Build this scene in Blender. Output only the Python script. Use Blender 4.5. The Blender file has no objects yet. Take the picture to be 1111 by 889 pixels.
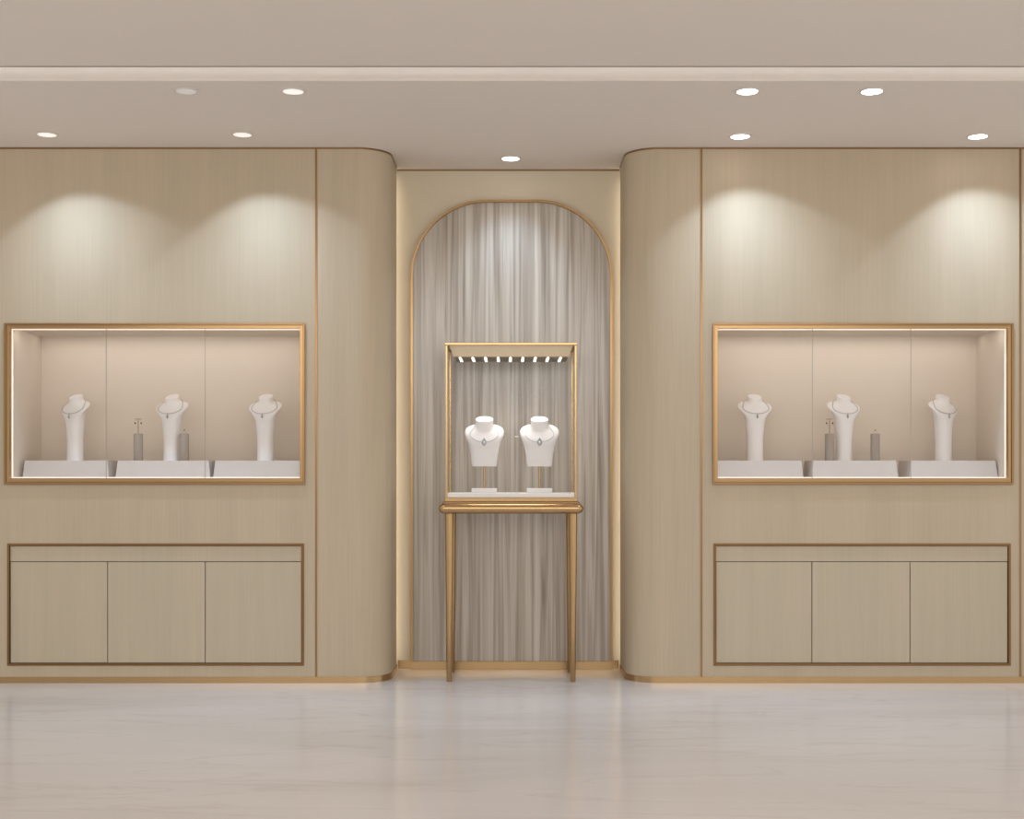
import bpy, bmesh, math, random
from mathutils import Vector, Matrix
random.seed(4)
S = bpy.context.scene
C = S.collection
PI = math.pi
# ---------------------------------------------------------------- camera
D = 7.1          # camera to the front wall plane (y = 0)
F = 1420.0       # focal length in pixels of the 1111 px wide frame
CX, CY, EYE = 554.5, 512.0, 1.1475
cam = bpy.data.cameras.new('camera'); camo = bpy.data.objects.new('camera', cam); C.objects.link(camo)
camo.location = (0, -D, EYE); camo.rotation_euler = (PI/2, 0, 0)
cam.sensor_width = 36; cam.lens = 36*F/1111
cam.shift_x = (555.5-CX)/1111; cam.shift_y = (CY-444.5)/1111
cam.clip_start = .05
S.camera = camo
def X(px, y=0.0): return (px-CX)*(D+y)/F
def Z(py, y=0.0): return EYE+(CY-py)*(D+y)/F
# ---------------------------------------------------------------- exposure, world, added fill lights
S.view_settings.view_transform = 'Standard'
S.view_settings.look = 'None'
S.view_settings.gamma = 1
S.view_settings.use_curve_mapping = False
S.view_settings.exposure = 0.0
W = bpy.data.worlds.new('world'); S.world = W; W.use_nodes = True
nt = W.node_tree; bg = nt.nodes['Background']
tc = nt.nodes.new('ShaderNodeTexCoord'); mp = nt.nodes.new('ShaderNodeMapping'); ns = nt.nodes.new('ShaderNodeTexNoise')
rp = nt.nodes.new('ShaderNodeValToRGB')
mp.inputs['Scale'].default_value = (2.2, 2.2, 1.2); ns.inputs['Scale'].default_value = 1.3; ns.inputs['Detail'].default_value = 1
rp.color_ramp.elements[0].position = .38; rp.color_ramp.elements[0].color = (.40, .385, .365, 1)
rp.color_ramp.elements[1].position = .62; rp.color_ramp.elements[1].color = (1.0, .97, .935, 1)
nt.links.new(tc.outputs['Generated'], mp.inputs[0]); nt.links.new(mp.outputs[0], ns.inputs['Vector'])
nt.links.new(ns.outputs['Fac'], rp.inputs[0]); nt.links.new(rp.outputs[0], bg.inputs[0])
bg.inputs[1].default_value = 1.18
def area(name, loc, size, rot, power, col):
    l = bpy.data.lights.new(name, 'AREA'); l.shape = 'RECTANGLE'; l.size, l.size_y = size
    l.energy = power; l.color = col
    o = bpy.data.objects.new(name, l); C.objects.link(o); o.location = loc; o.rotation_euler = rot
    return o
area('unseen_fill_light', (0, -5.2, 2.86), (7.0, 2.4), (math.radians(22), 0, 0), 155, (1, .97, .93))  # soft area fill added out of view to brighten wall and floor
area('unseen_fill_light', (0, -9.2, 2.86), (7.0, 2.4), (math.radians(40), 0, 0), 155, (1, .97, .93))  # second added fill, behind the camera, no visible fixture
# ---------------------------------------------------------------- helpers
def add_box(bm, x0, x1, y0, y1, z0, z1):
    v = [bm.verts.new(p) for p in ((x0,y0,z0),(x1,y0,z0),(x1,y1,z0),(x0,y1,z0),(x0,y0,z1),(x1,y0,z1),(x1,y1,z1),(x0,y1,z1))]
    for f in ((3,2,1,0),(4,5,6,7),(0,1,5,4),(1,2,6,5),(2,3,7,6),(3,0,4,7)): bm.faces.new([v[i] for i in f])
def add_prism(bm, pts, z0, z1):                # polygon in x,y extruded along z
    a = [bm.verts.new((x,y,z0)) for x,y in pts]; b = [bm.verts.new((x,y,z1)) for x,y in pts]
    n = len(pts)
    bm.faces.new(a[::-1]); bm.faces.new(b)
    for i in range(n): bm.faces.new((a[i], a[(i+1)%n], b[(i+1)%n], b[i]))
def add_prism_y(bm, pts, y0, y1):              # polygon in x,z extruded along y
    a = [bm.verts.new((x,y0,z)) for x,z in pts]; b = [bm.verts.new((x,y1,z)) for x,z in pts]
    n = len(pts)
    bm.faces.new(a); bm.faces.new(b[::-1])
    for i in range(n): bm.faces.new((a[(i+1)%n], a[i], b[i], b[(i+1)%n]))
def add_rings(bm, rings, cap=True, closed=False):
    vs = [[bm.verts.new(p) for p in r] for r in rings]; n = len(rings[0]); m = len(vs)
    for k in range(m if closed else m-1):
        A, B = vs[k], vs[(k+1)%m]
        for i in range(n): bm.faces.new((A[i], A[(i+1)%n], B[(i+1)%n], B[i]))
    if cap and not closed:
        bm.faces.new(vs[0][::-1]); bm.faces.new(vs[-1])
def add_cyl(bm, c, prof, n=32):                # lathe about z: prof = [(r, z)...]
    rings = [[(c[0]+max(r,1e-5)*math.cos(2*PI*i/n), c[1]+max(r,1e-5)*math.sin(2*PI*i/n), c[2]+z) for i in range(n)] for r, z in prof]
    add_rings(bm, rings)
def add_tube(bm, pts, r, n=8, closed=False):
    pts = [Vector(p) for p in pts]; m = len(pts); rings = []
    for k in range(m):
        if closed: t = (pts[(k+1)%m]-pts[k-1]).normalized()
        else: t = (pts[min(k+1,m-1)]-pts[max(k-1,0)]).normalized()
        up = Vector((0,0,1)) if abs(t.z) < .95 else Vector((0,1,0))
        u = t.cross(up).normalized(); v = u.cross(t).normalized()
        rings.append([pts[k]+u*r*math.cos(2*PI*i/n)+v*r*math.sin(2*PI*i/n) for i in range(n)])
    add_rings(bm, rings, True, closed)
def add_ribbon(bm, path, t0, t1, z0, z1):      # strip along a plan path, from offset t0 to t1 on its right side
    m = len(path); inn, out = [], []
    for k in range(m):
        a = Vector(path[max(k-1,0)]); b = Vector(path[min(k+1,m-1)])
        # miter
        d1 = (Vector(path[k])-a); d2 = (b-Vector(path[k]))
        n1 = Vector((d1.y,-d1.x)).normalized() if d1.length > 1e-9 else None
        n2 = Vector((d2.y,-d2.x)).normalized() if d2.length > 1e-9 else None
        if n1 is None: nn = n2
        elif n2 is None: nn = n1
        else:
            nn = (n1+n2).normalized(); nn = nn/max(.3, nn.dot(n1))
        p = Vector(path[k]); inn.append(p+nn*t0); out.append(p+nn*t1)
    poly = [tuple(p) for p in inn]+[tuple(p) for p in reversed(out)]
    add_prism(bm, poly, z0, z1)
def obj(name, bm, m, parent=None, smooth=False, bevel=0, seg=2):
    bmesh.ops.recalc_face_normals(bm, faces=bm.faces)
    me = bpy.data.meshes.new(name); bm.to_mesh(me); bm.free()
    me.materials.append(m)
    if smooth:
        for p in me.polygons: p.use_smooth = True
        try: me.set_sharp_from_angle(angle=math.radians(40))
        except Exception: pass
    o = bpy.data.objects.new(name, me); C.objects.link(o)
    if parent: o.parent = parent
    if bevel:
        b = o.modifiers.new('bevel', 'BEVEL'); b.width = bevel; b.segments = seg; b.limit_method = 'ANGLE'; b.angle_limit = math.radians(50)
    return o
def struct(name, bm, m, **k):
    o = obj(name, bm, m, None, **k); o['kind'] = 'structure'; return o
def tag(o, label, cat, group=None):
    o['label'] = label; o['category'] = cat
    if group: o['group'] = group
    return o
def thing(name, label, cat, loc=(0,0,0), rotz=0, group=None):
    o = bpy.data.objects.new(name, None); C.objects.link(o); o.location = loc; o.rotation_euler = (0,0,rotz)
    o.empty_display_size = .1
    return tag(o, label, cat, group)
def dup(root, loc, label, rotz=None, group=None):
    r = root.copy(); C.objects.link(r); r.location = loc
    if rotz is not None: r.rotation_euler = (0,0,rotz)
    r['label'] = label
    if group: r['group'] = group
    for ch in list(root.children):
        c = ch.copy(); C.objects.link(c); c.parent = r
        for g in list(ch.children):
            d = g.copy(); C.objects.link(d); d.parent = c
    return r
# ---------------------------------------------------------------- materials
def mat(name, col, rough=.5, metal=0.0, spec=None):
    m = bpy.data.materials.new(name); m.use_nodes = True
    b = m.node_tree.nodes['Principled BSDF']
    b.inputs['Base Color'].default_value = (*col, 1); b.inputs['Roughness'].default_value = rough; b.inputs['Metallic'].default_value = metal
    if spec is not None: b.inputs['Specular IOR Level'].default_value = spec
    return m
def N(m, t, **k):
    n = m.node_tree.nodes.new(t)
    for a, v in k.items(): setattr(n, a, v)
    return n
def L(m, a, b): m.node_tree.links.new(a, b)
def noise(m, scale3, scale, detail=3, rot=(0,0,0), dist=0.0):
    t = N(m, 'ShaderNodeTexCoord'); p = N(m, 'ShaderNodeMapping'); n = N(m, 'ShaderNodeTexNoise')
    p.inputs['Scale'].default_value = scale3; p.inputs['Rotation'].default_value = rot
    n.inputs['Scale'].default_value = scale; n.inputs['Detail'].default_value = detail; n.inputs['Distortion'].default_value = dist
    L(m, t.outputs['Object'], p.inputs[0]); L(m, p.outputs[0], n.inputs['Vector'])
    return n.outputs['Fac']
def ramp(m, fac, stops):
    r = N(m, 'ShaderNodeValToRGB'); e = r.color_ramp.elements
    while len(e) < len(stops): e.new(.5)
    for q, (p, c) in zip(e, stops): q.position = p; q.color = (*c, 1)
    L(m, fac, r.inputs[0]); return r.outputs[0]
def mix(m, a, b, fac, mode='MIX'):
    n = N(m, 'ShaderNodeMix', data_type='RGBA', blend_type=mode)
    for s, v in ((n.inputs['Factor'], fac), (n.inputs['A'], a), (n.inputs['B'], b)):
        if isinstance(v, (int, float)): s.default_value = v
        elif isinstance(v, tuple): s.default_value = (*v, 1)
        else: L(m, v, s)
    return n.outputs['Result']
def bsdf(m): return m.node_tree.nodes['Principled BSDF']
def bump(m, h, strength, dist=.002):
    b = N(m, 'ShaderNodeBump'); b.inputs['Strength'].default_value = strength; b.inputs['Distance'].default_value = dist
    L(m, h, b.inputs['Height']); L(m, b.outputs[0], bsdf(m).inputs['Normal'])
def emis(name, col, s):
    m = mat(name, (.8,.8,.8), .5); b = bsdf(m)
    b.inputs['Emission Color'].default_value = (*col, 1); b.inputs['Emission Strength'].default_value = s
    return m
WALLC = (.51, .420, .300)
def veneer(name, c, amt=.035):
    m = mat(name, c, .55, 0, .3)
    g = noise(m, (90, 90, 2.0), 1.0, 4, dist=.3); g2 = noise(m, (7, 7, .5), 1.0, 2)
    lo = tuple(v*(1-amt) for v in c); hi = tuple(v*(1+amt) for v in c)
    a = ramp(m, g, [(.3, lo), (.7, hi)])
    b = ramp(m, g2, [(.35, (.97,.97,.965)), (.65, (1.03,1.02,1.02))])
    L(m, mix(m, a, b, 1.0, 'MULTIPLY'), bsdf(m).inputs['Base Color'])
    bump(m, g, .12)
    return m
M_wall = veneer('ash_veneer', WALLC)
M_door = veneer('ash_veneer_doors', (.51,.435,.32), .03)
M_back = mat('cream_plaster', (.64,.56,.425), .6, 0, .3)
M_ceil = mat('ceiling_paint', (.77,.70,.645), .8, 0, .2)
M_floor = mat('marble_floor', (.66,.59,.55), .16, 0, .45)
v1 = noise(M_floor, (.3, 1.1, 1), 1.3, 5, (0,0,math.radians(-14)), .8)
v2 = noise(M_floor, (.42, 2.6, 1), 1.5, 5, (0,0,math.radians(-17)), 1.0)
fa = ramp(M_floor, v1, [(.32, (.60,.565,.535)), (.5, (.655,.62,.60)), (.68, (.69,.655,.64))])
fb = ramp(M_floor, v2, [(.478, (1,1,1)), (.497, (.86,.82,.79)), (.512, (1,1,1))])
L(M_floor, mix(M_floor, fa, fb, .5, 'MULTIPLY'), bsdf(M_floor).inputs['Base Color'])
M_marb = mat('striped_marble', (.5,.45,.4), .22, 0, .5)
s1 = noise(M_marb, (11, 1, .22), 1.0, 4, dist=.5); s2 = noise(M_marb, (34, 1, .8), 1.0, 5, dist=.9); s3 = noise(M_marb, (3.0, 1, .3), 1.0, 2)
ca = ramp(M_marb, s1, [(.30, (.27,.225,.18)), (.41, (.47,.41,.345)), (.49, (.60,.55,.49)), (.56, (.40,.345,.29)), (.63, (.53,.475,.41)), (.74, (.66,.62,.56))])
cb = ramp(M_marb, s2, [(.30, (.60,.57,.53)), (.44, (.95,.95,.94)), (.7, (1.15,1.15,1.15))])
cc = ramp(M_marb, s3, [(.35, (.88,.86,.83)), (.65, (1.05,1.05,1.05))])
L(M_marb, mix(M_marb, mix(M_marb, ca, cb, .85, 'MULTIPLY'), cc, 1.0, 'MULTIPLY'), bsdf(M_marb).inputs['Base Color'])
M_brass = mat('brushed_brass', (.50,.33,.165), .26, 1)
M_frame = mat('aged_brass', (.40,.255,.12), .28, 1)
bump(M_brass, noise(M_brass, (4, 4, 4), 1.0, 2), .05)
M_brassd = mat('bronze_brass', (.32,.19,.095), .3, 1)
M_cabf = mat('dark_bronze', (.24,.135,.06), .28, 1)
M_gap = mat('dark_gap', (.10,.065,.04), .7)
M_peach = mat('peach_lining', (.70,.62,.53), .75, 0, .1)
M_white = mat('white_bust', (.80,.77,.75), .55, 0, .3)
M_block = mat('pale_block', (.61,.56,.52), .6, 0, .2)
M_taupe = mat('taupe_suede', (.38,.325,.28), .85, 0, .1)
M_silver = mat('silver', (.44,.42,.40), .4, .5)
M_stone = mat('stone', (.45,.47,.47), .12, .6)
M_dark = mat('dark_stone', (.08,.055,.04), .3, .3)
M_tray = mat('white_tray', (.82,.78,.74), .5)
M_led = emis('led_warm', (1, .93, .80), 5.5)
M_ledcase = emis('led_case', (1, .80, .64), .85)
M_cove = emis('led_cove', (.86, .95, 1), 5.6)
M_ledbar = emis('led_bar', (1, .94, .84), 3.5)
M_lamp = emis('lamp_lens', (1, .95, .90), 12.0)
M_lampdim = emis('lamp_lens_dim', (1, .93, .86), .62)
M_lampfaint = emis('lamp_lens_faint', (1, .93, .86), .12)
M_trimw = mat('lamp_trim', (.72,.66,.60), .5)
def glass(name, tint=(1,1,1), ior=1.45, k=1.0):
    m = bpy.data.materials.new(name); m.use_nodes = True; n = m.node_tree; n.nodes.remove(n.nodes['Principled BSDF'])
    out = n.nodes['Material Output']; t = N(m,'ShaderNodeBsdfTransparent'); g = N(m,'ShaderNodeBsdfGlossy'); f = N(m,'ShaderNodeFresnel'); x = N(m,'ShaderNodeMixShader')
    t.inputs[0].default_value = (*tint,1); g.inputs['Roughness'].default_value = .03; f.inputs[0].default_value = ior
    # reflect on the outer faces only: a thin pane has no total reflection inside
    gm = N(m,'ShaderNodeNewGeometry'); iv = N(m,'ShaderNodeMath', operation='SUBTRACT'); mu = N(m,'ShaderNodeMath', operation='MULTIPLY')
    iv.inputs[0].default_value = 1; L(m, gm.outputs['Backfacing'], iv.inputs[1]); L(m, iv.outputs[0], mu.inputs[0]); L(m, f.outputs[0], mu.inputs[1])
    L(m, mu.outputs[0], x.inputs[0]); L(m, t.outputs[0], x.inputs[1]); L(m, g.outputs[0], x.inputs[2]); L(m, x.outputs[0], out.inputs[0])
    return m
M_glass = glass('clear_glass', ior=1.07)
M_glassedge = mat('glass_edge', (.42,.36,.30), .3)
# ---------------------------------------------------------------- setting
H = Z(160)                     # ceiling height
YB = .518                      # niche back wall
XL, XR = X(422), X(680.6)      # niche side walls
R = .18
GY = .465                      # niche side walls stop here; the light strips sit in the gap behind
XE = 4.3
WT = .62                       # thickness of the front walls
CASES = {'left': (X(5), X(331)), 'right': (X(773), X(1099))}
CASE_Z = (Z(526), Z(351))
CABS = {'left': (X(8), X(330)), 'right': (X(774), X(1096.5))}
CAB_Z = (Z(722.5), Z(590))
FW = .028                      # case frame width
def arc_left(off=0): return [(XL-R+(R)*math.sin(a), R-R*math.cos(a)) for a in [PI/2*i/20 for i in range(21)]]
arcL = arc_left(); arcR = [(XR+R-R*math.sin(a), R-R*math.cos(a)) for a in [PI/2*i/20 for i in range(21)]]
for side in ('left', 'right'):
    bm = bmesh.new()
    c0, c1 = CASES[side]; k0, k1 = CABS[side]
    c0, c1, z0, z1 = c0+.008, c1-.008, CASE_Z[0]+.008, CASE_Z[1]-.008
    k0, k1, q0, q1 = k0+.004, k1-.004, CAB_Z[0]+.004, CAB_Z[1]-.004
    if side == 'left': a, b = -XE, XL-R; poly = arcL+[(XL, GY), (XL-.09, GY), (XL-.09, WT), (XL-R, WT)]
    else: a, b = XR+R, XE; poly = arcR+[(XR, GY), (XR+.09, GY), (XR+.09, WT), (XR+R, WT)]
    add_prism(bm, poly, 0, H)
    add_box(bm, a, b, 0, WT, 0, q0)
    add_box(bm, a, k0, 0, WT, q0, q1); add_box(bm, k1, b, 0, WT, q0, q1)
    add_box(bm, a, b, 0, WT, q1, z0)
    add_box(bm, a, c0, 0, WT, z0, z1); add_box(bm, c1, b, 0, WT, z0, z1)
    add_box(bm, a, b, 0, WT, z1, H)
    struct('wall_'+side, bm, M_wall, smooth=True)
bm = bmesh.new(); add_box(bm, XL-.10, XR+.10, YB, YB+.1, 0, H); struct('wall_back', bm, M_back)
bm = bmesh.new(); add_box(bm, -XE, XE, -11, .7, -.06, 0); struct('floor', bm, M_floor)
YN, YF = -1.42, -1.21          # ceiling slot
bm = bmesh.new()
add_box(bm, -XE, XE, YF, .7, H, H+.05)
add_box(bm, -XE, XE, YF, YF+.03, H+.05, H+.2)
add_box(bm, -XE, XE, YN-.25, YF, H+.2, H+.23)
add_box(bm, -XE, XE, YN-.28, YN-.25, H+.02, H+.23)
add_box(bm, -XE, XE, -11, YN, H, H+.02)
struct('ceiling', bm, M_ceil)
bm = bmesh.new(); add_box(bm, -XE, XE, YN-.004, YN+.001, H-.004, H+.03)
struct('trim_1', bm, mat('slot_edge', (.33,.27,.23), .6))
pathL = [(-XE,0)]+arcL+[(XL,GY)]; pathR = [(XR,GY)]+arcR[::-1]+[(XE,0)]
BH = .034
bm = bmesh.new(); add_ribbon(bm, pathL, 0, .004, 0, BH); struct('baseboard_left', bm, M_brass, smooth=True)
bm = bmesh.new(); add_ribbon(bm, pathR, 0, .004, 0, BH); struct('baseboard_right', bm, M_brass, smooth=True)
bm = bmesh.new(); add_box(bm, XL+.005, XR-.005, YB-.006, YB, 0, .05); struct('baseboard_back', bm, M_brass)
bm = bmesh.new(); add_ribbon(bm, pathL, 0, .003, H-.009, H); struct('trim_2', bm, M_brassd, smooth=True)
bm = bmesh.new(); add_ribbon(bm, pathR, 0, .003, H-.009, H); struct('trim_3', bm, M_brassd, smooth=True)
bm = bmesh.new(); add_box(bm, XL, XR, YB-.004, YB, H-.009, H); struct('trim_4', bm, M_brassd)
for n, px in ((5, 343), (6, 761), (7, 1107), (8, -3)):
    bm = bmesh.new(); x = X(px); add_box(bm, x-.0055, x+.0055, -.003, .003, BH, H-.009); struct('trim_%d' % n, bm, M_brassd)
# cove light, niche edge lights
bm = bmesh.new(); add_box(bm, -XE+.05, XE-.05, YN-.2, YN-.17, H+.022, H+.045)
tag(obj('cove_light', bm, M_cove), 'long light strip inside the ceiling slot that runs across the room', 'light')
for s, x0, x1, w in ((1, XL-.05, XL-.035, 'left'), (-1, XR+.035, XR+.05, 'right')):
    bm = bmesh.new(); add_box(bm, x0, x1, GY+.001, GY+.008, .052, Z(196, YB))
    tag(obj('light_strip', bm, M_led), 'vertical warm light strip in the %s corner of the niche beside the arch' % w, 'light', 'niche corner light strips')
# ---------------------------------------------------------------- arch of striped marble
AX0, AX1 = X(446, YB), X(664, YB); AZ = Z(218, YB); AR = .44
def arch(x0, x1, z0, z1, r, n=24):
    p = [(x0, z0), (x1, z0)]
    for i in range(n+1):
        a = PI/2*i/n; p.append((x1-r+r*math.cos(a), z1-r+r*math.sin(a)))
    for i in range(n+1):
        a = PI/2*i/n; p.append((x0+r-r*math.sin(a), z1-r+r*math.cos(a)))
    return p
t = thing('arched_panel', 'tall arched panel of grey striped marble with thin brass edge in the niche', 'wall panel', ((AX0+AX1)/2, YB, 0))
ax = (AX1-AX0)/2; fw = .013
bm = bmesh.new(); add_prism_y(bm, arch(-ax+fw*.5, ax-fw*.5, .03, AZ-fw*.5, AR-fw*.5), -.012, 0); obj('marble_slab', bm, M_marb, t)
o_, i_ = arch(-ax, ax, 0.047, AZ, AR), arch(-ax+fw, ax-fw, .047, AZ-fw, AR-fw)
o_ = o_[1:]+o_[:1]; i_ = i_[1:]+i_[:1]
bm = bmesh.new()
rings = [[(o[0], -.035, o[1]), (i[0], -.035, i[1]), (i[0], 0, i[1]), (o[0], 0, o[1])] for o, i in zip(o_, i_)]
add_rings(bm, rings); obj('frame', bm, M_frame, t, smooth=True)
bm = bmesh.new(); add_box(bm, -ax, ax, -.04, 0, 0, .047); obj('base', bm, M_brass, t, bevel=.001)
# ---------------------------------------------------------------- showcases in the walls
FLZ = CASE_Z[0]+.035           # display floor
def showcase(side):
    x0, x1 = CASES[side]; z0, z1 = CASE_Z; cx = (x0+x1)/2; w = (x1-x0)/2; h = z1-z0
    t = thing('wall_showcase', 'built-in brass framed glass showcase in the %s wall lined in pale peach' % side, 'showcase', (cx, 0, z0), 0, 'showcases set into the walls')
    fb = .035                   # bottom rail
    bm = bmesh.new()
    # frame: stepped profile, mitred
    def fr(wo, wi, bo, bi, ya, yb):
        add_box(bm, -w+wo, -w+wi, ya, yb, bo, h-wo); add_box(bm, w-wi, w-wo, ya, yb, bo, h-wo)
        add_box(bm, -w+wi, w-wi, ya, yb, h-wi, h-wo); add_box(bm, -w+wi, w-wi, ya, yb, bo, bi)
    fr(0, .011, 0, .014, -.014, .03)
    obj('outer_frame', bm, M_brassd, t, bevel=.0012)
    bm = bmesh.new()
    fr(.011, FW, .014, fb, -.007, .03)
    obj('inner_frame', bm, M_frame, t, bevel=.0012)
    D2 = .50
    bm = bmesh.new(); add_box(bm, -w+.012, w-.012, D2, D2+.01, .012, h-.012); obj('back_panel', bm, M_peach, t)
    for a, b in ((-w+.009, -w+.020), (w-.020, w-.009)):
        bm = bmesh.new(); add_box(bm, a, b, .031, D2, .012, h-.012); obj('side_panel', bm, M_peach, t)
    bm = bmesh.new(); add_box(bm, -w+.020, w-.020, .031, D2, h-.020, h-.009); obj('top_panel', bm, M_peach, t)
    bm = bmesh.new(); add_box(bm, -w+.020, w-.020, .031, D2, .012, fb); obj('display_floor', bm, M_tray, t)
    s = 325-11 if side == 'left' else 0
    seams = [X(p)-cx for p in ((114.5, 222) if side == 'left' else (882, 989))]
    ed = [-w+FW]+seams+[w-FW]
    for i in range(3):
        bm = bmesh.new(); add_box(bm, ed[i]+.0008*(i>0), ed[i+1]-.0008*(i<2), .010, .016, fb, h-FW); obj('glass_pane', bm, M_glass, t)
    for q in seams:
        bm = bmesh.new(); add_box(bm, q-.0013, q+.0013, .0095, .0165, fb, h-FW)
        obj('pane_joint', bm, M_glassedge, t)
    bm = bmesh.new()
    e = .0045
    add_box(bm, -w+FW-.001, -w+FW+e, .030, .036, fb, h-FW); add_box(bm, w-FW-e, w-FW+.001, .030, .036, fb, h-FW)
    add_box(bm, -w+FW+e, w-FW-e, .030, .036, h-FW-e, h-FW+.001); add_box(bm, -w+FW+e, w-FW-e, .030, .036, fb+.0005, fb+e+.001)
    obj('light_strip', bm, M_ledcase, t)
    for py, pw in ((.09, 1.45), (.40, .5)):
        l = bpy.data.lights.new('strip_lamp', 'AREA'); l.shape = 'RECTANGLE'; l.size = 2*w-.1; l.size_y = .03; l.energy = pw; l.color = (1,.93,.86)
        o = bpy.data.objects.new('strip_lamp', l); C.objects.link(o); o.parent = t; o.location = (0, py, h-.024); o.rotation_euler = (math.radians(35) if py < .2 else 0, 0, 0)
    return t
showcase('left'); showcase('right')
# ---------------------------------------------------------------- cabinets
for side in ('left', 'right'):
    x0, x1 = CABS[side]; z0, z1 = CAB_Z; cx = (x0+x1)/2; w = (x1-x0)/2; h = z1-z0
    t = thing('base_cabinet', 'low built-in beige cabinet with brass frame under the %s showcase' % side, 'cabinet', (cx, 0, z0), 0, 'cabinets below the showcases')
    f = .013
    bm = bmesh.new()
    add_box(bm, -w, -w+f, -.005, .05, 0, h); add_box(bm, w-f, w, -.005, .05, 0, h)
    add_box(bm, -w+f, w-f, -.005, .05, h-f, h); add_box(bm, -w+f, w-f, -.005, .05, 0, f)
    obj('frame', bm, M_cabf, t, bevel=.001)
    bm = bmesh.new(); add_box(bm, -w+f, w-f, .022, .055, f, h-f); obj('carcass', bm, M_gap, t)
    zr = Z(609.8)-z0
    bm = bmesh.new(); add_box(bm, -w+f+.002, w-f-.002, .003, .0215, zr+.002, h-f-.002); obj('drawer_front', bm, M_door, t, bevel=.001)
    xs = [-w+f+.001]+[X(p)-cx for p in ((116.5, 222.5) if side == 'left' else (881, 987.5))]+[w-f-.001]
    for i in range(3):
        bm = bmesh.new(); add_box(bm, xs[i]+.0022, xs[i+1]-.0022, .003, .0215, f+.002, zr-.002); obj('door', bm, M_door, t, bevel=.001)
# ---------------------------------------------------------------- downlights
def spot(name, energy, angle, blend, radius, col=(.66,.87,1.13)):
    l = bpy.data.lights.new(name, 'SPOT'); l.energy = energy; l.spot_size = math.radians(angle); l.spot_blend = blend; l.shadow_soft_size = radius; l.color = col
    # reflector beam: brightest along its axis, like a real downlight's light distribution
    l.use_nodes = True; q = l.node_tree; e = q.nodes['Emission']
    t = q.nodes.new('ShaderNodeTexCoord'); sp = q.nodes.new('ShaderNodeSeparateXYZ'); ab = q.nodes.new('ShaderNodeMath'); pw = q.nodes.new('ShaderNodeMath')
    ab.operation = 'ABSOLUTE'; pw.operation = 'POWER'; pw.inputs[1].default_value = 4.2
    q.links.new(t.outputs['Normal'], sp.inputs[0]); q.links.new(sp.outputs['Z'], ab.inputs[0]); q.links.new(ab.outputs[0], pw.inputs[0]); q.links.new(pw.outputs[0], e.inputs['Strength'])
    return l
LSPEC = [  # px, py, lens, energy, cone, blend, tilt x, tilt y, label
    (51, 145.5, 'dim', 54, 110, .12, 0, 9, 'small ceiling downlight closest to the left end of the wall'),
    (263, 145.5, 'dim', 54, 110, .12, 0, 8, 'small ceiling downlight above the right half of the left showcase'),
    (803, 147.5, 'on', 54, 110, .12, 0, 8, 'bright ceiling downlight above the left end of the right showcase'),
    (1061, 147.5, 'on', 54, 110, .12, 0, 8, 'bright ceiling downlight closest to the right end of the wall'),
    (554, 171.5, 'on', 30, 108, .7, 0, 0, 'ceiling downlight in the niche above the marble arch'),
    (202, 98.5, 'faint', 4, 70, .8, 0, 0, 'barely lit ceiling downlight near the light slot, faintest of all'),
    (318, 98.5, 'dim', 12, 70, .8, 0, 0, 'dim ceiling downlight near the slot between the left showcase and niche'),
    (811, 98.5, 'on', 16, 70, .8, 0, 0, 'bright ceiling downlight near the slot, first right of the niche'),
    (946, 98.5, 'on', 16, 70, .8, 0, 0, 'bright ceiling downlight near the slot above the middle of the right showcase'),
]
LENS = {'on': M_lamp, 'dim': M_lampdim, 'faint': M_lampfaint}
for px, py, kind, en, ang, bl, tx, ty, lab in LSPEC:
    d = (H-EYE)*F/(CY-py); y = d-D
    t = thing('downlight', lab, 'ceiling light', (X(px, y), y, H), 0, 'recessed ceiling downlights')
    bm = bmesh.new()
    n = 32
    prof = [(.047,-.0005),(.060,-.0005),(.060,-.004),(.056,-.006),(.048,-.006)]
    add_rings(bm, [[(r*math.cos(2*PI*i/n), r*math.sin(2*PI*i/n), z) for i in range(n)] for r, z in prof], False, True)
    obj('trim_ring', bm, M_trimw, t, smooth=True)
    bm = bmesh.new(); add_cyl(bm, (0,0,0), [(.0465,-.0008),(.0465,-.0045),(.036,-.0065)]); obj('lens', bm, LENS[kind], t)
    l = spot('lamp', en, ang, bl, .03)
    o = bpy.data.objects.new('lamp', l); C.objects.link(o); o.parent = t; o.location = (0,-.045 if en > 40 else 0,-.03); o.rotation_euler = (math.radians(tx), -math.radians(-ty)*-1, 0)
# ---------------------------------------------------------------- busts
def interp(rings, z):
    if z <= rings[0][0]: return rings[0][1:]
    for a, b in zip(rings, rings[1:]):
        if z <= b[0]:
            f = (z-a[0])/(b[0]-a[0]); return tuple(a[i]+(b[i]-a[i])*f for i in range(1, 4))
    return rings[-1][1:]
def smooth_rings(rings, n=70):
    # catmull-rom through the key rings
    out = []; m = len(rings)
    for k in range(m-1):
        p0, p1, p2, p3 = rings[max(k-1,0)], rings[k], rings[k+1], rings[min(k+2,m-1)]
        st = max(2, int(n*(p2[0]-p1[0])/(rings[-1][0]-rings[0][0])))
        for s in range(st):
            t = s/st; z = p1[0]+(p2[0]-p1[0])*t; r = [z]
            for i in (1,2,3):
                m1 = (p2[i]-p0[i])/(p2[0]-p0[0])*(p2[0]-p1[0]); m2 = (p3[i]-p1[i])/(p3[0]-p1[0])*(p2[0]-p1[0])
                t2, t3 = t*t, t*t*t
                r.append((2*t3-3*t2+1)*p1[i]+(t3-2*t2+t)*m1+(-2*t3+3*t2)*p2[i]+(t3-t2)*m2)
            out.append(tuple(r))
    out.append(rings[-1]); return out
def sup(a, w, d, p=2.3):
    c, s = math.sin(a), -math.cos(a)           # a = 0 faces the front (-y)
    return w*math.copysign(abs(c)**(2/p), c), d*math.copysign(abs(s)**(2/p), s)
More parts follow.
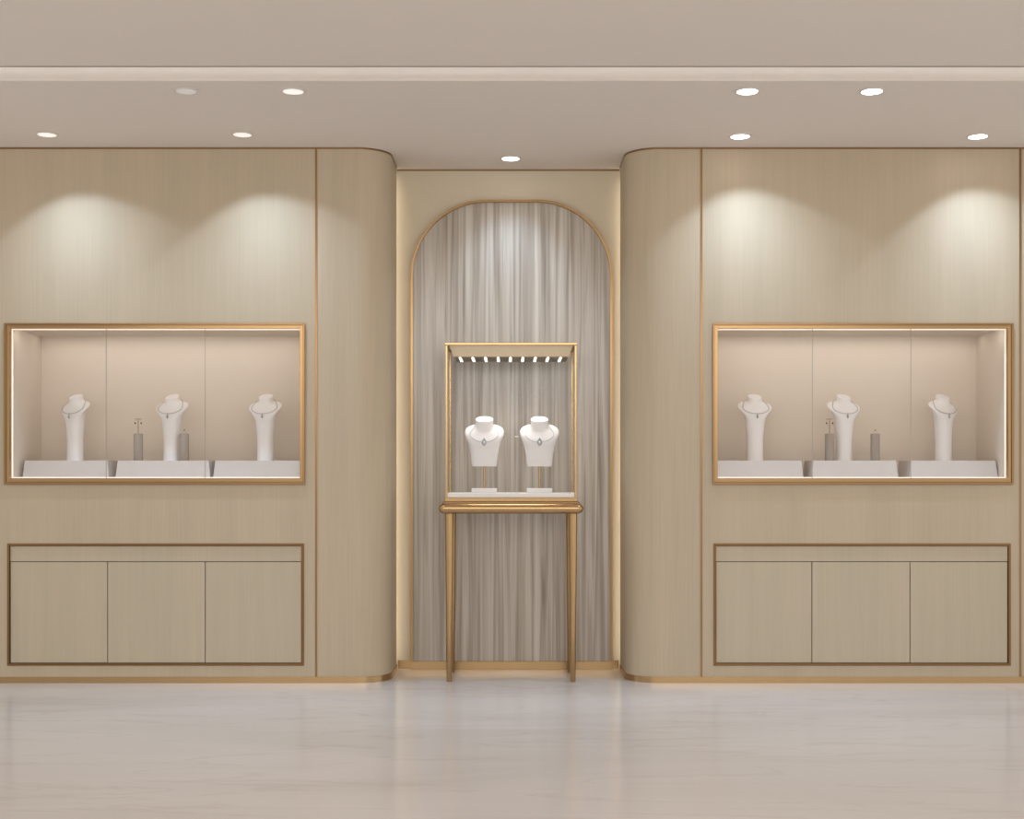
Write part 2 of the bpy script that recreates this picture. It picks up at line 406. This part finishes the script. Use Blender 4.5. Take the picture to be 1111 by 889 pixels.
TALL = smooth_rings([(0,.046,.040,0),(.05,.0445,.040,0),(.12,.045,.040,0),(.18,.050,.042,0),(.225,.055,.042,0),(.26,.066,.044,0),(.285,.083,.044,0),
        (.299,.095,.042,.001),(.307,.095,.040,.003),(.316,.076,.038,.005),(.325,.056,.037,.006),(.333,.0435,.035,.006),(.343,.039,.034,.006),(.360,.0375,.034,.006)])
SHORT = smooth_rings([(0,.066,.030,0),(.012,.070,.034,0),(.06,.075,.042,0),(.11,.084,.048,0),(.15,.096,.052,0),(.175,.105,.052,0),(.188,.1085,.049,.001),(.199,.105,.045,.003),
        (.208,.088,.041,.005),(.215,.066,.038,.006),(.223,.052,.038,.006),(.238,.0485,.038,.006),(.262,.0485,.038,.006)])
def lean(rings, z):             # the chest slopes down towards the front
    zs = rings[-1][0]-.06
    k = max(0, min(1, (z-(zs-.13))/.11)); k = k*k*(3-2*k)
    f = max(0, min(1, (z-zs)/.04))
    return .85*k*(1-f)+.40*f
def make_bust(bm, rings, z0, tilt):
    n = 44; top = rings[-1][0]; out = []
    for z, w, d, yo in rings:
        k = lean(rings, z)
        r = []
        for i in range(n):
            x, y = sup(2*PI*i/n, w, d)
            r.append((x, y+yo, z0+z+k*y))
        out.append(r)
    z, w, d, yo = rings[-1]
    for q, dz in ((.95, .002), (.88, .003)):
        out.append([(x*q, (y-yo)*q+yo, zz+dz) for x, y, zz in out[-1 if q == .95 else -2]])
    add_rings(bm, out)
def chain_pts(rings, z0, zb, zf, p, n=64, off=.0022, skew=0.0):
    pts = []
    for i in range(n):
        a = 2*PI*i/n
        z = zb-(zb-zf)*(((1+math.cos(a))/2)**p)+skew*math.sin(a)
        w, d, yo = interp(rings, z); x, y = sup(a, w+off, d+off)
        pts.append((x, y+yo, z0+z+lean(rings, z)*y))
    return pts
def tall_bust(loc, rz, blabel, nlabel, bg_, ng):
    t = tag(None or obj('necklace_bust', (lambda b: (make_bust(b, TALL, 0, .45), b)[1])(bmesh.new()), M_white, None, smooth=True), blabel, 'display bust', bg_)
    t.location = loc; t.rotation_euler = (0,0,rz)
    nk = thing('necklace', nlabel, 'necklace', loc, rz, ng)
    bm = bmesh.new(); pts = chain_pts(TALL, 0, .328, .300, 2.2); add_tube(bm, pts, .0020, 6, True); obj('chain', bm, M_silver, nk, smooth=True)
    w, d, yo = interp(TALL, .262)
    bm = bmesh.new(); add_cyl(bm, (0, yo-d-.005, .246), [(.0005,-.012),(.005,-.004),(.0055,.002),(.003,.010),(.0008,.019)], 12)
    obj('pendant', bm, M_stone, nk, smooth=True)
    return t
YBU = .25                      # depth of the busts in the wall showcases
BZ = Z(500, .19)               # top of the display blocks
FZ0 = CASE_Z[0]+.035
def block(px0, px1, side, w):
    x0, x1 = X(px0, .15), X(px1, .15); cx = (x0+x1)/2; hw = (x1-x0)/2; h = BZ-FZ0
    bm = bmesh.new(); s = .010
    a = [(-hw, 0), (hw, 0), (hw, .24), (-hw, .24)]; b = [(-hw+s, s), (hw-s, s), (hw-s, .24-s*.3), (-hw+s, .24-s*.3)]
    add_rings(bm, [[(x, y, 0) for x, y in a], [(x, y, h-.006) for x, y in b], [(x, y, h) for x, y in b]])
    o = obj('display_block', bm, M_block, None, bevel=.0015)
    o.location = (cx, .15, FZ0)
    tag(o, 'pale grey display block, %s of the three in the %s showcase' % (w, side), 'display block', 'display blocks in the showcases')
for side, spans in (('left', ((24,118),(125,228),(231,327))), ('right', ((776.5,872),(881,975),(987,1083)))):
    for (a, b), w in zip(spans, ('leftmost', 'middle', 'rightmost')): block(a, b, side, w)
BUSTS = [('left', 81.5, -.42, 'leftmost'), ('left', 186.5, -.28, 'middle'), ('left', 288, -.2, 'rightmost'),
         ('right', 819, .12, 'leftmost'), ('right', 915.5, .22, 'middle'), ('right', 1023.5, .42, 'rightmost')]
for side, px, rz, w in BUSTS:
    tall_bust((X(px, YBU), YBU, BZ), rz, 'tall white necklace bust, %s of the three in the %s showcase' % (w, side),
              'fine silver pendant necklace on the %s bust of the %s showcase' % (w, side), 'tall busts in the wall showcases', 'necklaces on the tall busts')
# taupe cylinders with earrings and rings
for side, pa, pb in (('left', 150, 200), ('right', 900, 949.5)):
    yy = .20
    t = thing('earring_stand', 'taupe cylinder stand with thin T-shaped brass bar in the %s showcase' % side, 'jewellery stand', (X(pa, yy), yy, BZ), 0, 'cylinder stands in the showcases')
    bm = bmesh.new(); add_cyl(bm, (0,0,0), [(.0235,0),(.0255,.003),(.0255,.146),(.0245,.150)]); obj('base', bm, M_taupe, t, smooth=True)
    bm = bmesh.new(); add_cyl(bm, (0,0,.150), [(.0022,0),(.0022,.083)], 10); obj('pole', bm, M_brassd, t, smooth=True)
    bm = bmesh.new(); add_tube(bm, [(-.019,0,.232),(.019,0,.232)], .0016, 8); obj('crossbar', bm, M_brassd, t, smooth=True)
    for sx, sn in ((-1, 'left'), (1, 'right')):
        e = thing('earring', 'tiny dark earring on the %s arm of the T stand in the %s showcase' % (sn, side), 'earring', (X(pa, yy)+sx*.0165, yy, BZ), 0, 'earrings on the T stands')
        bm = bmesh.new(); add_tube(bm, [(0,0,.2345),(0,-.002,.232),(0,-.002,.214)], .0005, 6); obj('hook', bm, M_silver, e)
        bm = bmesh.new(); add_cyl(bm, (0,-.002,.209), [(.0005,-.006),(.004,-.003),(.0045,.001),(.002,.005),(.0005,.006)], 10); obj('stone', bm, M_dark, e, smooth=True)
    t = tag(obj('ring_stand', (lambda b: (add_cyl(b, (0,0,0), [(.0235,0),(.0255,.003),(.0255,.146),(.0245,.150)]), b)[1])(bmesh.new()), M_taupe, None, smooth=True),
            'plain taupe cylinder ring stand to the right of the middle bust in the %s showcase' % side, 'jewellery stand', 'cylinder stands in the showcases')
    t.location = (X(pb, yy), yy, BZ)
    r = thing('ring', 'tiny ring with dark stone upright on the plain cylinder in the %s showcase' % side, 'ring', (X(pb, yy), yy, BZ+.150), 0, 'rings on the cylinder stands')
    bm = bmesh.new(); add_tube(bm, [(.0085*math.cos(2*PI*i/24), 0, .0090+.0085*math.sin(2*PI*i/24)) for i in range(24)], .0008, 6, True); obj('band', bm, M_silver, r, smooth=True)
    bm = bmesh.new(); add_cyl(bm, (0,0,.020), [(.0005,-.004),(.004,0),(.003,.003)], 8); obj('stone', bm, M_dark, r)
# ---------------------------------------------------------------- central showcase table
CXT = X(554.5)
YT0, YT1 = .0, .40             # posts, front and back planes
t = thing('showcase_table', 'slender brass display table with glass box standing before the marble arch', 'display table', (CXT, 0, 0))
HX = X(624.5)                  # post centre half width
ZA0, ZA1 = Z(557.5), Z(546.5)  # apron
ZU = Z(540)                    # top of stepped tray rim
# apron with rounded ends (bullnose) and rounded plan corners
def rrect(hx, y0, y1, r, n=6):
    p = []
    for (cx, cy, a0) in ((hx-r, y1-r, 0), (-hx+r, y1-r, PI/2), (-hx+r, y0+r, PI), (hx-r, y0+r, 3*PI/2)):
        for i in range(n+1):
            a = a0+PI/2*i/n; p.append((cx+r*math.cos(a), cy+r*math.sin(a)))
    return p
bm = bmesh.new(); rr = (ZA1-ZA0)/2; rings = []
for i in range(13):
    a = -PI/2+PI*i/12; o = rr*(math.cos(a)-1)*.9
    rings.append([(x, y, (ZA0+ZA1)/2+rr*math.sin(a)) for x, y in rrect(X(633)+o, -.035-o, YT1+.035+o, .03)])
add_rings(bm, rings); obj('apron', bm, M_brass, t, smooth=True)
bm = bmesh.new(); add_prism(bm, rrect(X(629), -.016, YT1+.02, .012), ZA1-.002, ZA1+.010); obj('tray_step', bm, M_brassd, t, bevel=.002)
bm = bmesh.new(); add_prism(bm, rrect(X(626.5), -.008, YT1+.012, .006), ZA1+.010, ZU); obj('tray_rim', bm, M_brass, t, bevel=.002)
TZ = Z(535.6, -.0)
bm = bmesh.new(); add_prism(bm, rrect(X(624.0), -.002, YT1, .004), ZU, TZ); obj('tray_top', bm, M_tray, t, bevel=.002)
for sy, yy in ((0, YT0+.045), (1, YT1-.02)):
    for s in (-1, 1):
        bm = bmesh.new(); x = s*X(622)
        xb = s*X(622)
        add_rings(bm, [[(xb+r*math.cos(2*PI*i/24), yy+r*math.sin(2*PI*i/24), z) for i in range(24)] for z, r in ((0,.0125),(.004,.015),(.5,.0195),(ZA0+.003,.024))])
        obj('leg', bm, M_brass, t, smooth=True)
ZT = Z(372)
pw = .0062
for yy in (YT0, YT1):
    for s in (-1, 1):
        bm = bmesh.new(); add_box(bm, s*HX-pw, s*HX+pw, yy-pw, yy+pw, ZU-.002, ZT-.014)
        obj('post', bm, M_brass, t, bevel=.002)
bm = bmesh.new(); a, b = HX+.010, .020
add_box(bm, -a, a, YT0-.010, YT0+.010, ZT-.014, ZT); add_box(bm, -a, a, YT1-.010, YT1+.010, ZT-.014, ZT)
add_box(bm, -a, -a+.020, YT0+.010, YT1-.010, ZT-.014, ZT); add_box(bm, a-.020, a, YT0+.010, YT1-.010, ZT-.014, ZT)
obj('top_rim', bm, M_brass, t, bevel=.002)
# tapering brass light housing
cz0, cz1 = Z(387, .045), ZT-.006
tx, bx = HX-.012, X(617.0, .045)
bm = bmesh.new()
add_rings(bm, [[(-bx,.05,cz0),(bx,.05,cz0),(bx,YT1-.05,cz0),(-bx,YT1-.05,cz0)], [(-tx,.012,cz1),(tx,.012,cz1),(tx,YT1-.012,cz1),(-tx,YT1-.012,cz1)]])
cn = obj('canopy', bm, mat('satin_brass', (.80,.66,.46), .45, .35), t)
bm = bmesh.new(); add_box(bm, -bx+.004, bx-.004, .054, YT1-.054, cz0-.003, cz0-.0003); obj('soffit', bm, mat('bronze_soffit', (.22,.17,.12), .45, .5), cn)
for px in (499, 512.8, 526.6, 540.4, 553.8, 567.4, 581, 594.7, 608.4):
    x = X(px, .05)
    bm = bmesh.new(); add_box(bm, x-.0060, x+.0060, .062, YT1-.075, cz0-.0055, cz0-.0031); obj('light_bar', bm, M_ledbar, cn)
l = bpy.data.lights.new('bar_lamp', 'AREA'); l.shape = 'RECTANGLE'; l.size = .56; l.size_y = .24; l.energy = 1.5; l.color = (1,.98,.95); l.spread = math.radians(110)
o = bpy.data.objects.new('bar_lamp', l); C.objects.link(o); o.parent = cn; o.location = (0, .19, cz0-.008)
g = .0015
for nm, bx_ in (('glass_front', (-HX+pw, HX-pw, YT0-g, YT0+g)), ('glass_back', (-HX+pw, HX-pw, YT1-g, YT1+g)), ('glass_side', (-HX-g, -HX+g, YT0+pw, YT1-pw)), ('glass_side', (HX-g, HX+g, YT0+pw, YT1-pw))):
    bm = bmesh.new(); add_box(bm, *bx_, TZ+.0005, ZT-.0145); obj(nm, bm, M_glass, t)
# two short busts on stems
YS = .17
for px, w in ((525.5, 'left'), (585.3, 'right')):
    loc = (X(px, YS), YS, TZ)
    bt = thing('necklace_bust', 'white half bust on slim stem and flat foot, %s one on the brass table' % w, 'display bust', loc, 0, 'half busts in the glass box')
    zt = Z(452.8, YS)-TZ; zb = zt-.262-.012
    bm = bmesh.new(); add_box(bm, -.070, .070, -.045, .045, 0, .026); obj('foot', bm, M_white, bt, bevel=.004)
    bm = bmesh.new(); add_cyl(bm, (0,0,.026), [(.0055,0),(.0055,zb-.020)], 14); obj('stem', bm, M_brass, bt, smooth=True)
    bm = bmesh.new(); make_bust(bm, SHORT, zb, .55); obj('torso', bm, M_white, bt, smooth=True)
    nk = thing('necklace', 'fine necklace with large oval silver pendant on the %s half bust' % w, 'necklace', loc, 0, 'necklaces on the half busts')
    bm = bmesh.new(); add_tube(bm, chain_pts(SHORT, zb, .224, .180, 4.0), .0014, 6, True); obj('chain', bm, M_silver, nk, smooth=True)
    ww, dd, yo = interp(SHORT, .145)
    bm = bmesh.new()
    rg = [[(r*math.cos(2*PI*i/16), yo-dd-.004+.45*r*math.sin(2*PI*i/16), zb+.134+z) for i in range(16)] for r, z in ((.0006,-.021),(.009,-.014),(.0135,-.004),(.0115,.007),(.005,.017),(.0008,.025))]
    add_rings(bm, rg); obj('pendant', bm, M_stone, nk, smooth=True)
t = thing('earring_stand', 'very thin pale stand with small crossbar between the two half busts', 'jewellery stand', (X(562, .20), .20, TZ))
bm = bmesh.new(); add_cyl(bm, (0,0,0), [(.012,0),(.012,.003),(.002,.005)], 20); obj('base', bm, M_tray, t, smooth=True)
zz = Z(474, .2)-TZ
bm = bmesh.new(); add_cyl(bm, (0,0,.004), [(.0018,0),(.0014,zz-.004)], 8); obj('pole', bm, M_silver, t)
bm = bmesh.new(); add_tube(bm, [(-.018,0,zz),(.004,0,zz)], .0028, 8); obj('crossbar', bm, M_tray, t)
